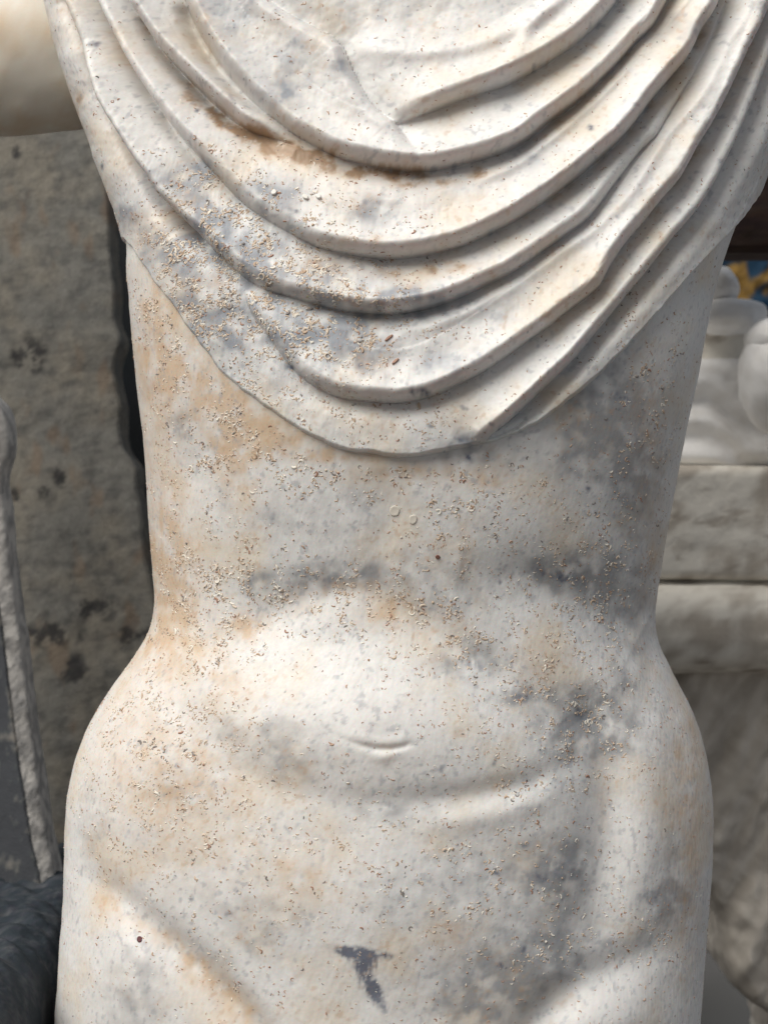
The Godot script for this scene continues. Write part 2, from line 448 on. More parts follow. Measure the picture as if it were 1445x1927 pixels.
func stains_and_shade() -> void:
	tint_cloth = Tint.new(-20, 920)
	var b := tint_cloth.blue
	for a in [[620, 632, 100, 42, 0.85], [695, 690, 70, 35, 0.4], [460, 560, 110, 70, 0.42], [365, 335, 55, 40, 0.6], [400, 430, 90, 55, 0.55], [520, 370, 45, 28, 0.7], [700, 400, 42, 26, 0.7], [560, 110, 45, 60, 0.3], [430, 30, 60, 50, 0.3], [540, 180, 40, 30, 0.45], [330, 470, 70, 50, 0.5], [750, 560, 120, 18, 0.55], [340, 570, 50, 40, 0.4], [830, 690, 60, 30, 0.35], [420, 640, 70, 50, 0.35], [560, 720, 60, 30, 0.2], [500, 480, 90, 40, 0.5], [1000, 300, 50, 30, 0.2], [1280, 60, 40, 30, 0.3], [950, 590, 40, 20, 0.25], [720, 20, 120, 30, 0.25], [640, 130, 20, 20, 0.4], [800, 590, 80, 20, 0.3], [870, 830, 50, 16, 0.4], [620, 520, 120, 30, 0.35], [250, 400, 40, 40, 0.4]]:
		spot(b, a[0], a[1], a[2], a[3], a[4], 0, n_mid, 0.55)
	var r := tint_cloth.rust
	stroke(r, [330, 165, 0, 372, 190, 0.9, 420, 222, 1, 470, 252, 1.1, 530, 278, 1.1, 600, 300, 1, 680, 318, 0.8, 760, 328, 0.5, 850, 330, 0], 1.7, 19, n_mid)
	stroke(r, [430, 232, 0.4, 490, 262, 0.8, 560, 290, 0.9, 640, 312, 0.8, 700, 324, 0.6, 780, 332, 0.3], 0.85, 16)
	stroke(r, [180, 20, 0.5, 205, 68, 0.6, 236, 126, 0.5, 280, 192, 0.5, 320, 246, 0.3], 0.9, 10, n_mid)
	stroke(r, [250, 20, 0.5, 290, 90, 0.7, 335, 140, 0.9, 376, 180, 0.9], 0.95, 12, n_mid)
	stroke(r, [121, 5, 0.5, 140, 50, 0.6, 160, 95, 0.3, 188, 165, 0.7, 218, 232, 0.6, 257, 300, 0.5, 310, 372, 0.4, 366, 436, 0.3], 0.95, 12, n_mid)
	stroke(r, [900, 452, 0.2, 990, 405, 0.5, 1090, 335, 0.7, 1145, 288, 0.8, 1190, 245, 0.8, 1232, 190, 0.8, 1266, 150, 0.8, 1300, 105, 0.8, 1330, 45, 0.7], 0.75, 12, n_mid)
	stroke(r, [1000, 645, 0.3, 1070, 595, 0.6, 1105, 570, 0.8, 1140, 530, 0.6, 1180, 470, 0.5, 1250, 375, 0.6, 1310, 285, 0.8, 1365, 175, 0.8, 1400, 95, 0.8, 1420, 40, 0.7], 0.7, 11, n_mid)
	stroke(r, [900, 300, 0.3, 990, 265, 0.5, 1060, 220, 0.6, 1130, 160, 0.7, 1200, 85, 0.7, 1240, 20, 0.6], 0.6, 10, n_mid)
	stroke(r, [330, 0, 0.3, 370, 80, 0.5, 420, 150, 0.6, 480, 215, 0.5, 530, 240, 0.2], 0.8, 13, n_mid)
	for a in [[800, 347, 60, 9, 0.8], [870, 345, 60, 9, 0.6], [902, 326, 26, 16, 0.8], [690, 458, 70, 10, 0.6], [780, 515, 90, 14, 0.5], [850, 505, 60, 12, 0.45], [580, 490, 50, 26, 0.5], [650, 500, 60, 20, 0.35], [700, 380, 180, 30, 0.2], [930, 380, 60, 30, 0.35], [110, 60, 16, 60, 0.35], [150, 190, 22, 40, 0.45], [260, 440, 30, 40, 0.4], [310, 540, 40, 30, 0.3], [690, 690, 60, 24, 0.35], [720, 790, 60, 20, 0.25], [560, 730, 60, 14, 0.3], [330, 400, 50, 30, 0.35], [400, 540, 40, 30, 0.4], [1080, 50, 60, 30, 0.15], [1280, 150, 30, 60, 0.15], [1120, 700, 50, 10, 0.3], [1190, 620, 60, 8, 0.3]]:
		spot(r, a[0], a[1], a[2], a[3], a[4], -20 if a[0] > 860 and a[1] > 300 else 0, n_mid, 0.5)
	stroke(tint_cloth.pale, [700, 100, 0.6, 780, 104, 0.8, 860, 98, 0.8, 930, 76, 0.8, 1000, 40, 0.8, 1040, 8, 0.7], 0.5, 8, n_mid)
	for a in [[640, 205, 130, 60, 0.4], [860, 250, 120, 40, 0.4], [480, 553, 16, 10, 1.0], [600, 560, 40, 8, 0.7], [685, 843, 16, 8, 1.0], [900, 590, 40, 14, 0.6], [1010, 612, 9, 6, 1.5], [800, 820, 120, 30, 0.4]]:
		spot(tint_cloth.pale, a[0], a[1], a[2], a[3], a[4])
	var d := tint_cloth.deep
	for a in [[545, 690, 9, 5, 1.2], [592, 740, 6, 5, 0.7], [184, 85, 9, 7, 1.2], [200, 315, 7, 6, 1.0], [570, 95, 5, 7, 0.9], [590, 140, 6, 6, 0.9], [712, 20, 8, 6, 0.9], [1104, 248, 9, 8, 1.0], [1003, 132, 5, 5, 1.1], [1278, 40, 8, 7, 0.8], [870, 768, 13, 4, 1.0], [808, 802, 9, 4, 1.0], [866, 830, 7, 6, 1.0], [920, 800, 8, 4, 1.0], [660, 565, 9, 8, 0.8], [785, 552, 10, 7, 0.7], [830, 545, 8, 6, 0.7], [395, 622, 8, 10, 0.7], [415, 617, 6, 6, 0.7], [800, 740, 26, 6, 0.9], [780, 742, 12, 6, 0.9], [690, 385, 7, 6, 0.8], [555, 400, 16, 5, 0.7], [505, 372, 8, 6, 0.6], [1155, 415, 7, 6, 0.8], [680, 690, 9, 7, 0.8], [600, 615, 16, 10, 0.6], [650, 625, 14, 9, 0.5], [371, 208, 4, 6, 1.2], [545, 120, 4, 4, 0.7]]:
		spot(d, a[0], a[1], a[2], a[3], a[4], 20, n_fine, 0.3)

	tint_body = Tint.new(400, 2020)
	b = tint_body.blue
	for a in [[610, 1088, 75, 26, 0.85], [480, 1095, 40, 22, 0.6], [680, 1080, 60, 18, 0.5], [345, 800, 30, 30, 0.65], [390, 850, 40, 20, 0.3], [1060, 1078, 95, 34, 0.95], [1130, 1120, 80, 60, 0.5], [890, 1240, 70, 36, 0.6], [985, 1312, 60, 24, 0.75], [1110, 1370, 95, 55, 0.9], [1060, 1640, 55, 60, 0.8], [900, 1880, 90, 60, 0.5], [1000, 1800, 110, 60, 0.45], [1265, 1680, 40, 55, 0.7], [740, 1522, 80, 16, 0.5], [520, 1380, 70, 40, 0.4], [560, 1440, 60, 30, 0.35], [250, 1890, 50, 50, 0.4], [880, 860, 60, 24, 0.7], [520, 980, 40, 40, 0.35], [640, 960, 80, 60, 0.25], [430, 940, 20, 26, 0.35], [780, 1060, 80, 30, 0.3], [440, 1700, 60, 40, 0.25], [540, 1720, 50, 30, 0.3], [470, 1780, 80, 40, 0.25], [180, 1550, 30, 60, 0.35], [330, 1490, 40, 20, 0.35], [280, 1810, 50, 50, 0.3], [1150, 740, 90, 60, 0.45], [1100, 860, 80, 60, 0.4], [1190, 900, 50, 60, 0.4], [1000, 1480, 60, 40, 0.3], [920, 1640, 160, 60, 0.25], [760, 1690, 90, 50, 0.2], [850, 1120, 80, 40, 0.3], [1180, 1250, 40, 60, 0.3], [420, 1370, 30, 20, 0.3]]:
		spot(b, a[0], a[1], a[2], a[3], a[4], 0, n_mid, 0.55)
	for a in [[1150, 780, 140, 130, 0.36], [1190, 1000, 90, 170, 0.38], [1180, 1180, 60, 70, 0.35], [1270, 1650, 70, 220, 0.3], [1010, 1790, 220, 110, 0.4], [1000, 1600, 140, 60, 0.2], [1160, 1420, 90, 120, 0.2]]:  # grey marble patches mixed with painted-in shade of the turned-away right side
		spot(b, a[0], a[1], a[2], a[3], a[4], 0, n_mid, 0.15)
	r = tint_body.rust
	for a in [[285, 760, 70, 260, 0.3], [300, 1080, 80, 200, 0.25], [260, 1400, 120, 200, 0.2]]:
		spot(r, a[0], a[1], a[2], a[3], a[4])
	for a in [[296, 640, 44, 130, 0.85], [350, 680, 50, 60, 0.6], [400, 720, 60, 50, 0.9], [440, 790, 60, 70, 0.9], [530, 815, 90, 30, 1.0], [630, 858, 70, 14, 0.9], [320, 1000, 50, 120, 0.45], [450, 880, 44, 60, 0.7], [330, 1120, 60, 110, 0.6], [300, 1220, 50, 60, 0.55], [400, 1200, 60, 60, 0.4], [430, 1290, 60, 40, 0.5], [475, 1180, 40, 24, 1.0], [560, 1135, 44, 20, 0.7], [730, 1150, 60, 36, 0.7], [380, 1470, 90, 90, 0.5], [260, 1420, 80, 80, 0.35], [340, 1790, 60, 20, 0.9], [400, 1850, 50, 26, 1.0], [450, 1910, 40, 30, 0.8], [200, 1690, 26, 26, 0.8], [240, 1735, 36, 16, 0.6], [830, 1190, 40, 40, 0.4], [780, 890, 130, 22, 0.7], [900, 905, 60, 16, 0.5], [570, 1640, 60, 80, 0.3], [850, 1760, 40, 40, 0.4], [1010, 1250, 60, 40, 0.35], [1220, 800, 40, 140, 0.3], [1230, 1050, 30, 160, 0.35], [1280, 1420, 40, 120, 0.3], [870, 1000, 40, 60, 0.25], [1140, 1510, 16, 60, 0.35], [660, 1100, 60, 12, 0.4], [1305, 1480, 40, 220, 0.3], [1290, 1700, 40, 180, 0.25], [290, 1560, 90, 120, 0.22], [480, 1620, 120, 80, 0.2], [640, 1460, 140, 60, 0.1]]:  # tall spots on the right hip edge: tan stone plus painted shade
		spot(r, a[0], a[1], a[2], a[3], a[4], 32 if a[1] > 1750 and a[0] < 470 else 0, n_mid, 0.5)
	for a in [[480, 1335, 90, 50, 0.6], [350, 960, 50, 60, 0.5], [310, 760, 20, 40, 0.5], [700, 1230, 110, 50, 0.4], [560, 1500, 100, 50, 0.3], [640, 960, 90, 40, 0.3], [1200, 1540, 40, 90, 0.3], [650, 1690, 120, 60, 0.35]]:
		spot(tint_body.pale, a[0], a[1], a[2], a[3], a[4])
	d = tint_body.deep
	for a in [[650, 1786, 20, 9, 1.5], [672, 1790, 22, 11, 1.7], [700, 1792, 24, 10, 1.5], [728, 1792, 16, 7, 1.0], [678, 1812, 16, 16, 1.6], [698, 1812, 14, 12, 1.3], [690, 1836, 14, 16, 1.6], [700, 1858, 16, 14, 1.6], [714, 1876, 14, 14, 1.3], [722, 1896, 8, 10, 1.1], [590, 1085, 40, 9, 0.7], [480, 1095, 14, 8, 0.6], [1050, 1085, 60, 10, 0.8], [1090, 1060, 24, 9, 0.6], [1060, 1640, 30, 24, 0.8], [985, 1785, 10, 9, 0.9], [940, 1815, 9, 7, 0.8], [932, 1640, 9, 6, 0.9], [985, 1592, 8, 6, 1.0], [830, 1440, 7, 12, 0.7], [1105, 920, 6, 8, 1.2], [930, 1430, 5, 12, 0.8], [940, 1096, 5, 5, 1.2], [1170, 748, 26, 10, 0.9], [1220, 1690, 26, 20, 0.7], [980, 1312, 26, 10, 0.7], [890, 1250, 26, 12, 0.6], [1090, 1350, 40, 20, 0.6], [362, 1688, 5, 7, 1.1], [432, 1718, 8, 6, 0.9], [575, 1305, 4, 4, 1.0], [350, 800, 12, 14, 0.5], [515, 975, 6, 14, 0.6], [735, 1512, 26, 6, 0.6], [880, 862, 14, 12, 0.8], [1010, 1650, 30, 14, 0.6], [835, 1660, 8, 8, 0.7]]:
		spot(d, a[0], a[1], a[2], a[3], a[4], 15, n_fine, 0.35)

func marble(t: Tint, x: float, y: float, z: float) -> Color:
	var lo := n_low.get_noise_3d(x, y, z)
	var mi := n_mid.get_noise_3d(x + 300.0, y, z)
	var fi := n_fine.get_noise_3d(x, y, z * 2.0)
	var base := Color(0.72, 0.712, 0.70).lerp(Color(0.68, 0.615, 0.525), clampf(lo * 1.5 + 0.08 + mi * 0.4, 0.0, 0.85))
	base = base.lerp(Color(0.79, 0.785, 0.775), clampf(t.pale.get_at(x, y) + mi * 0.5, 0.0, 1.0))
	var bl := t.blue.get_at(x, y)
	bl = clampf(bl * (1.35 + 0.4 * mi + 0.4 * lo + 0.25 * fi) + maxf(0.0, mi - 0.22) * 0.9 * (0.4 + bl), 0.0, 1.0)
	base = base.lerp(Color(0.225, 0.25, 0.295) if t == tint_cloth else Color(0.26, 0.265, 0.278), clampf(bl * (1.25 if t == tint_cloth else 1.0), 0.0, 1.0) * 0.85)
	var ru := t.rust.get_at(x, y)
	var run := n_mid.get_noise_3d(x * 0.9, y * 1.2, z) if t == tint_cloth else n_mid.get_noise_3d(x * 1.9, y * 0.45, z)
	ru = clampf(ru * ((0.8 if t == tint_cloth else 0.98) + 0.65 * run + 0.35 * fi) + maxf(0.0, lo - 0.2) * 0.15, 0.0, 1.0)
	base = base.lerp(Color(0.56, 0.405, 0.265), ru * 0.8)
	if t == tint_cloth: base = base.lerp(Color(0.30, 0.19, 0.115), clampf(ru - 0.4, 0.0, 0.5) * 1.5)
	var de := clampf(t.deep.get_at(x, y) * (1.0 + 1.2 * n_fine.get_noise_3d(x * 0.55, y * 0.14, z * 0.3 + 30.0)) - 0.2, 0.0, 1.0)
	var ce := n_cell.get_noise_3d(x, y, z)
	if ce < -0.90 and n_mid.get_noise_3d(x, y + 700.0, z) + bl * 0.5 > 0.04: de = maxf(de, clampf((-0.90 - ce) * 14.0, 0.0, 0.8))
	base = base.lerp(Color(0.055, 0.072, 0.125), de * 0.85)
	var sp := n_fine.get_noise_3d(x * 0.42 + 50.0, y * 0.42, z)
	base = base.lerp(Color(0.50, 0.33, 0.21), clampf((sp - 0.27) * 2.6 * clampf(0.2 + lo * 1.2 + ru, 0.0, 1.0), 0.0, 0.4))
	base = base.lerp(Color(0.30, 0.315, 0.35), clampf((-sp - 0.25) * 3.2 * clampf(0.35 - lo * 1.0 + bl, 0.0, 1.0), 0.0, 0.45))
	var k := 1.0 + 0.07 * fi + 0.04 * mi
	return Color(base.r * k, base.g * k, base.b * k)

# ---------------------------------------------------------------- build
var body_P := PackedVector3Array()
var cloth_P := PackedVector3Array()
var marks := []                                            # [point, normal, field x, field y, on the cloth] to lay crumbs on

func ring_angles(front: int, back: int) -> PackedFloat32Array:
	var a := PackedFloat32Array()
	var lo := -0.2
	var hi := PI + 0.2
	for i in front: a.append(lerpf(hi, lo, float(i) / front))
	for i in back: a.append(lerpf(lo, hi - TAU, float(i) / back))
	return a

func build_trunk(cloth: bool, rows: PackedFloat32Array, front: int, back: int) -> ArrayMesh:
	var A := ring_angles(front, back)
	var nx := A.size()
	var P := PackedVector3Array()
	var C := PackedColorArray()
	P.resize(nx * rows.size())
	C.resize(nx * rows.size())
	var t := tint_cloth if cloth else tint_body
	var fld := folds if cloth else relief
	var cs := PackedFloat32Array()
	var sn := PackedFloat32Array()
	for a in A:
		cs.append(cos(a))
		sn.append(sin(a))
	var k := 0
	for y in rows:
		var tr := trunk(y)
		var edge := smoothstep(-340.0, 40.0, y)
		var bx := boxy(y)
		for i in nx:
			var x := tr.x + tr.y * cs[i]
			var z := tr.z * signf(sn[i]) * pow(absf(sn[i]), bx)
			var nv := Vector2(cs[i] / tr.y, sn[i] / tr.z).normalized()
			nv.x *= lerpf(0.2, 1.0, smoothstep(0.55, 0.96, absf(cs[i])))
			var h := 0.0
			var face := smoothstep(-0.12, 0.22, sn[i])
			var rough := n_low.get_noise_3d(x * 1.7, y * 1.7, z) * 1.5 + n_mid.get_noise_3d(x, y, z) * 0.3 + n_fine.get_noise_3d(x * 1.6, y * 0.25, z) * 0.5
			if cloth:
				var d := hem_d(x, y) + n_mid.get_noise_2d(x * 1.2, y * 1.2) * 2.2
				var thick := lerpf(7.0, 24.0, smoothstep(350.0, 900.0, x)) + n_low.get_noise_2d(x * 2.0, y * 2.0) * 2.0
				h = fld.get_at(x, y) * face * edge * smoothstep(-4.0, 22.0, d + 4.0)
				h = lerpf(-26.0, thick + h * (1.0 + 0.10 * n_low.get_noise_2d(x * 2.2, y * 2.2)), smoothstep(-9.0, 7.0, d)) + rough * 1.1
			else:
				h = fld.get_at(x, y) * face * smoothstep(390.0, 520.0, y) + rough - 75.0 * smoothstep(14.0, 60.0, hem_d(x, y))
			P[k] = w(Vector3(x + nv.x * h, y, z + nv.y * h))
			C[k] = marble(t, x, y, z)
			k += 1
	if cloth: cloth_P = P
	else: body_P = P
	for q in 150000:                                        # points for crumbs
		var j := rng.randi_range(1, rows.size() - 2)
		var i := rng.randi_range(1, front - 2)
		if rng.randf() > absf(sn[i]) + 0.25: continue
		var o := j * nx + i
		var y: float = rows[j]
		var x: float = trunk(y).x + trunk(y).y * cs[i]
		if y > 1960.0 or y < -60.0 or (rows[j + 1] - rows[j]) > 8.0: continue
		var d := hem_d(x, y)
		if cloth and d < 8.0 or not cloth and d > -16.0: continue
		var nrm := (P[o + 1] - P[o - 1]).cross(P[o - nx] - P[o + nx]).normalized()
		marks.append([P[o], nrm, x, y, cloth])
	return skin(P, C, nx, true, true)

func rows_of(parts: Array) -> PackedFloat32Array:
	var r := PackedFloat32Array()
	for p in parts:
		var y: float = p[0]
		while y < p[1] - 0.01:
			r.append(y)
			y += p[2]
	return r

func _ready() -> void:
	var t0 := Time.get_ticks_msec()
	# ---- camera
	var cam := Camera3D.new()
	cam.name = "camera"
	cam.position = Vector3(0, EYE, 1.0)
	cam.fov = 30.48
	cam.near = 0.02
	cam.far = 200.0
	var lensing := CameraAttributesPhysical.new()
	lensing.frustum_focal_length = 44.04
	lensing.frustum_focus_distance = 0.93
	lensing.frustum_near = 0.02
	lensing.frustum_far = 200.0
	lensing.exposure_aperture = 7.0
	cam.attributes = lensing
	add_child(cam)
	cam.current = true
	# ---- sky, sun, exposure
	var we := WorldEnvironment.new()
	we.name = "daylight"
	var env := Environment.new()
	env.background_mode = Environment.BG_SKY
	var sky := Sky.new()
	var sm := ProceduralSkyMaterial.new()
	sm.sky_top_color = Color(0.62, 0.67, 0.74)
	sm.sky_horizon_color = Color(0.72, 0.73, 0.74)
	sm.sky_curve = 0.2
	sm.ground_bottom_color = Color(0.22, 0.21, 0.20)
	sm.ground_horizon_color = Color(0.34, 0.33, 0.32)
	sky.sky_material = sm
	env.sky = sky
	env.background_energy_multiplier = 0.27
	env.tonemap_mode = Environment.TONE_MAPPER_LINEAR
	env.tonemap_exposure = 2.6
	env.sdfgi_enabled = true
	env.ssao_enabled = true
	env.ssil_enabled = true
	we.environment = env
	add_child(we)
	var sun := DirectionalLight3D.new()
	sun.name = "soft_sun"
	sun.light_energy = 0.5
	sun.light_color = Color(1.0, 0.98, 0.95)
	sun.light_angular_distance = 50.0
	sun.shadow_enabled = true
	add_child(sun)
	sun.look_at_from_position(Vector3(-0.45, 0.75, 0.48), Vector3.ZERO)
	# ---- noises
	noise(n_low, 11, 0.006, 3)
	noise(n_mid, 23, 0.021, 4)
	noise(n_fine, 37, 0.12, 3)
	noise(n_cell, 41, 0.045, 1)
	n_cell.noise_type = FastNoiseLite.TYPE_CELLULAR
	n_cell.fractal_type = FastNoiseLite.FRACTAL_NONE
	rng.seed = 7
	build_yard()
	# ---- the statue
	shape_tables()
	model_hem()
	model_relief()
	model_folds()
	stains_and_shade()
	print("fields ", Time.get_ticks_msec() - t0)
	var grain := grain_map(5, 0.06, 512, 3.0)
	var mm := stone_material("marble", 0.44, 0.45, grain, 0.06, 14.0)
	mm.subsurf_scatter_enabled = true
	mm.subsurf_scatter_strength = 0.12
	var statue := thing("marble_statue", "white marble torso with a draped cloth over its chest, streaked grey and rust", "statue")
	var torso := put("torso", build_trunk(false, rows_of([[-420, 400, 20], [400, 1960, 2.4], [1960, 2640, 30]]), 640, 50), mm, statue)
	print("torso ", Time.get_ticks_msec() - t0)
	put("draped_cloth", build_trunk(true, rows_of([[-420, 20, 12], [20, 900, 1.9]]), 760, 70), mm, statue)
	print("cloth ", Time.get_ticks_msec() - t0)
	build_arm(statue, mm)
	build_crumbs()
	single_crumbs()
	print("done ", Time.get_ticks_msec() - t0)

func build_arm(statue: Node3D, mat: Material) -> void:
	var P := PackedVector3Array()
	var C := PackedColorArray()
	var nx := 64
	for j in 70:
		var t := j / 69.0
		var c := Vector3(330, 20, -60).lerp(Vector3(-520, 60, -330), t)
		c.y += 20.0 * sin(t * 3.0)
		var r := lerpf(182.0, 140.0, t)
		if j == 69: r = 125.0
		for i in nx:
			var a := -TAU * i / nx
			var p := c + Vector3(0.12 * r * cos(a), r * sin(a), r * 0.95 * cos(a))
			p += Vector3(0, 1, 1) * n_low.get_noise_3dv(p) * 5.0
			P.append(w(p))
			var k := n_mid.get_noise_3dv(p)
			var q := n_low.get_noise_3dv(p)
			C.append(Color(0.60, 0.56, 0.49).lerp(Color(0.50, 0.40, 0.29), clampf(0.3 + q + k * 0.6, 0.0, 1.0)))
	put("upper_arm", skin(P, C, nx, true, true), mat, statue)

# ---------------------------------------------------------------- crumbs of marble
func curl_mesh(arc: float, radius: float, thick: float, n: int) -> ArrayMesh:
	var P := PackedVector3Array()
	var C := PackedColorArray()
	for j in n + 1:
		var t := float(j) / n
		var a := (t - 0.5) * arc
		var th := thick * (0.55 + 0.45 * sin(t * PI))
		var c := Vector3(cos(a) * radius - radius, 0, sin(a) * radius)
		for i in 5:
			var b := TAU * i / 5
			P.append(c + Vector3(cos(a), 0, sin(a)) * cos(b) * th + Vector3(0, 1, 0) * (sin(b) * th * 0.7 + th * 0.15))
			C.append(Color.WHITE)
	return skin(P, C, 5, true, true)

func grain_mesh() -> ArrayMesh:
	var P := PackedVector3Array()
	var C := PackedColorArray()
	for j in 5:
		var v := j / 4.0 * PI
		for i in 6:
			var a := TAU * i / 6 + j * 0.4
			var r := 0.05 + sin(v)
			P.append(Vector3(cos(a) * r * (1.0 + 0.25 * sin(i * 2.3)), cos(v) * 0.7 + 0.3, sin(a) * r * (0.8 + 0.2 * cos(i * 3.1))))
			C.append(Color.WHITE)
	return skin(P, C, 6, true)

func crumb_density(x: float, y: float) -> float:
	return clampf(dens.get_at(x, y) * clampf(0.6 + 2.5 * n_mid.get_noise_2d(x * 0.9, y * 0.9 + 900.0), 0.08, 2.2), 0.0, 1.0)

var dens: Field

func nearest_mark(px: float, py: float) -> Array:
	var best: Array = []
	var d := 1e9
	for m in marks:
		var p: Vector3 = m[0]
		var k := 1.0 / (1.0 - p.z)
		var q := (Vector2(p.x * k, (EYE - p.y) * k) / S + Vector2(CX, CY)).distance_squared_to(Vector2(px, py))
		if q < d:
			d = q
			best = m
	return best

func flake_mesh(r: float, thick: float, hollow: float, seed_at: float) -> ArrayMesh:
	var P := PackedVector3Array()
	var C := PackedColorArray()
	for j in 6:
		var rr: float = [0.02, 0.6, 0.86, 1.0, 0.9, 0.3][j] * r
		var h: float = [1.0 - hollow, 1.0 - hollow, 1.0, 0.5, -0.2, -0.2][j] * thick
		for i in 18:
			var a := -TAU * i / 18
			var k := 1.0 + 0.22 * n_mid.get_noise_2d(cos(a) * 30.0 + seed_at, sin(a) * 30.0)
			P.append(Vector3(cos(a) * rr * k, h, sin(a) * rr * k * 0.86) * S)
			C.append(Color.WHITE)
	return skin(P, C, 18, true)

func single_crumbs() -> void:
	for a in [
		["marble_flake", 743, 962, 10.0, 2.0, 0.4, Color(0.64, 0.60, 0.53), 1.0, "round pale marble flake with raised rim on the upper belly, larger of two", "flake", "ringed flakes on the upper belly"],
		["marble_flake", 776, 978, 8.0, 1.8, 0.3, Color(0.64, 0.60, 0.53), 1.0, "small round pale marble flake beside the larger ringed flake on the belly", "flake", "ringed flakes on the upper belly"],
		["red_chip", 262, 1767, 5.5, 2.2, 0.2, Color(0.10, 0.025, 0.03), 1.0, "dark red stone chip on the torso's thigh at lower left", "stone chip", ""],
		["brown_grain", 826, 1049, 4.0, 2.5, 0.1, Color(0.16, 0.07, 0.05), 1.0, "round dark brown grain in the middle of the belly, right of the flakes", "grain", ""],
		["white_grain", 513, 365, 5.5, 5.0, 0.0, Color(0.82, 0.80, 0.76), 1.0, "white marble grain on the cloth, leftmost of the three in a row", "grain", "white grains in a row on the cloth"],
		["white_grain", 573, 373, 6.0, 5.0, 0.0, Color(0.82, 0.80, 0.74), 0.7, "long white marble grain on the cloth, middle of the three in a row", "grain", "white grains in a row on the cloth"],
		["white_grain", 600, 373, 5.0, 5.0, 0.0, Color(0.82, 0.80, 0.76), 1.0, "small white marble grain on the cloth, rightmost of the three in a row", "grain", "white grains in a row on the cloth"],
		["stone_splinter", 731, 635, 9.0, 3.0, 0.0, Color(0.36, 0.20, 0.14), 0.3, "reddish splinter on the cloth near the big grey stain, upper of two", "splinter", "reddish splinters on the cloth"],
		["stone_splinter", 746, 679, 8.0, 3.0, 0.0, Color(0.42, 0.26, 0.19), 0.35, "reddish splinter on the cloth below the upper reddish splinter", "splinter", "reddish splinters on the cloth"],
		["stone_splinter", 789, 765, 8.0, 3.0, 0.0, Color(0.50, 0.40, 0.30), 0.4, "tan splinter just below the lowest inner fold of the cloth", "splinter", ""]]:
		var m := nearest_mark(a[1], a[2])
		var mat := StandardMaterial3D.new()
		mat.albedo_color = (a[6] as Color).linear_to_srgb()
		mat.roughness = 0.65
		var o := put(a[0], flake_mesh(a[3], a[4], a[5], float(a[1])), mat)
		var n: Vector3 = m[1]
		var side := n.cross(Vector3(0.3, 1, 0.2)).normalized()
		var b := Basis(side, n, side.cross(n)).rotated(n, 0.6 + float(a[2])) * Basis.from_scale(Vector3(1, 1, a[7]))
		o.transform = Transform3D(b, m[0])
		tag(o, a[8], a[9], a[10])

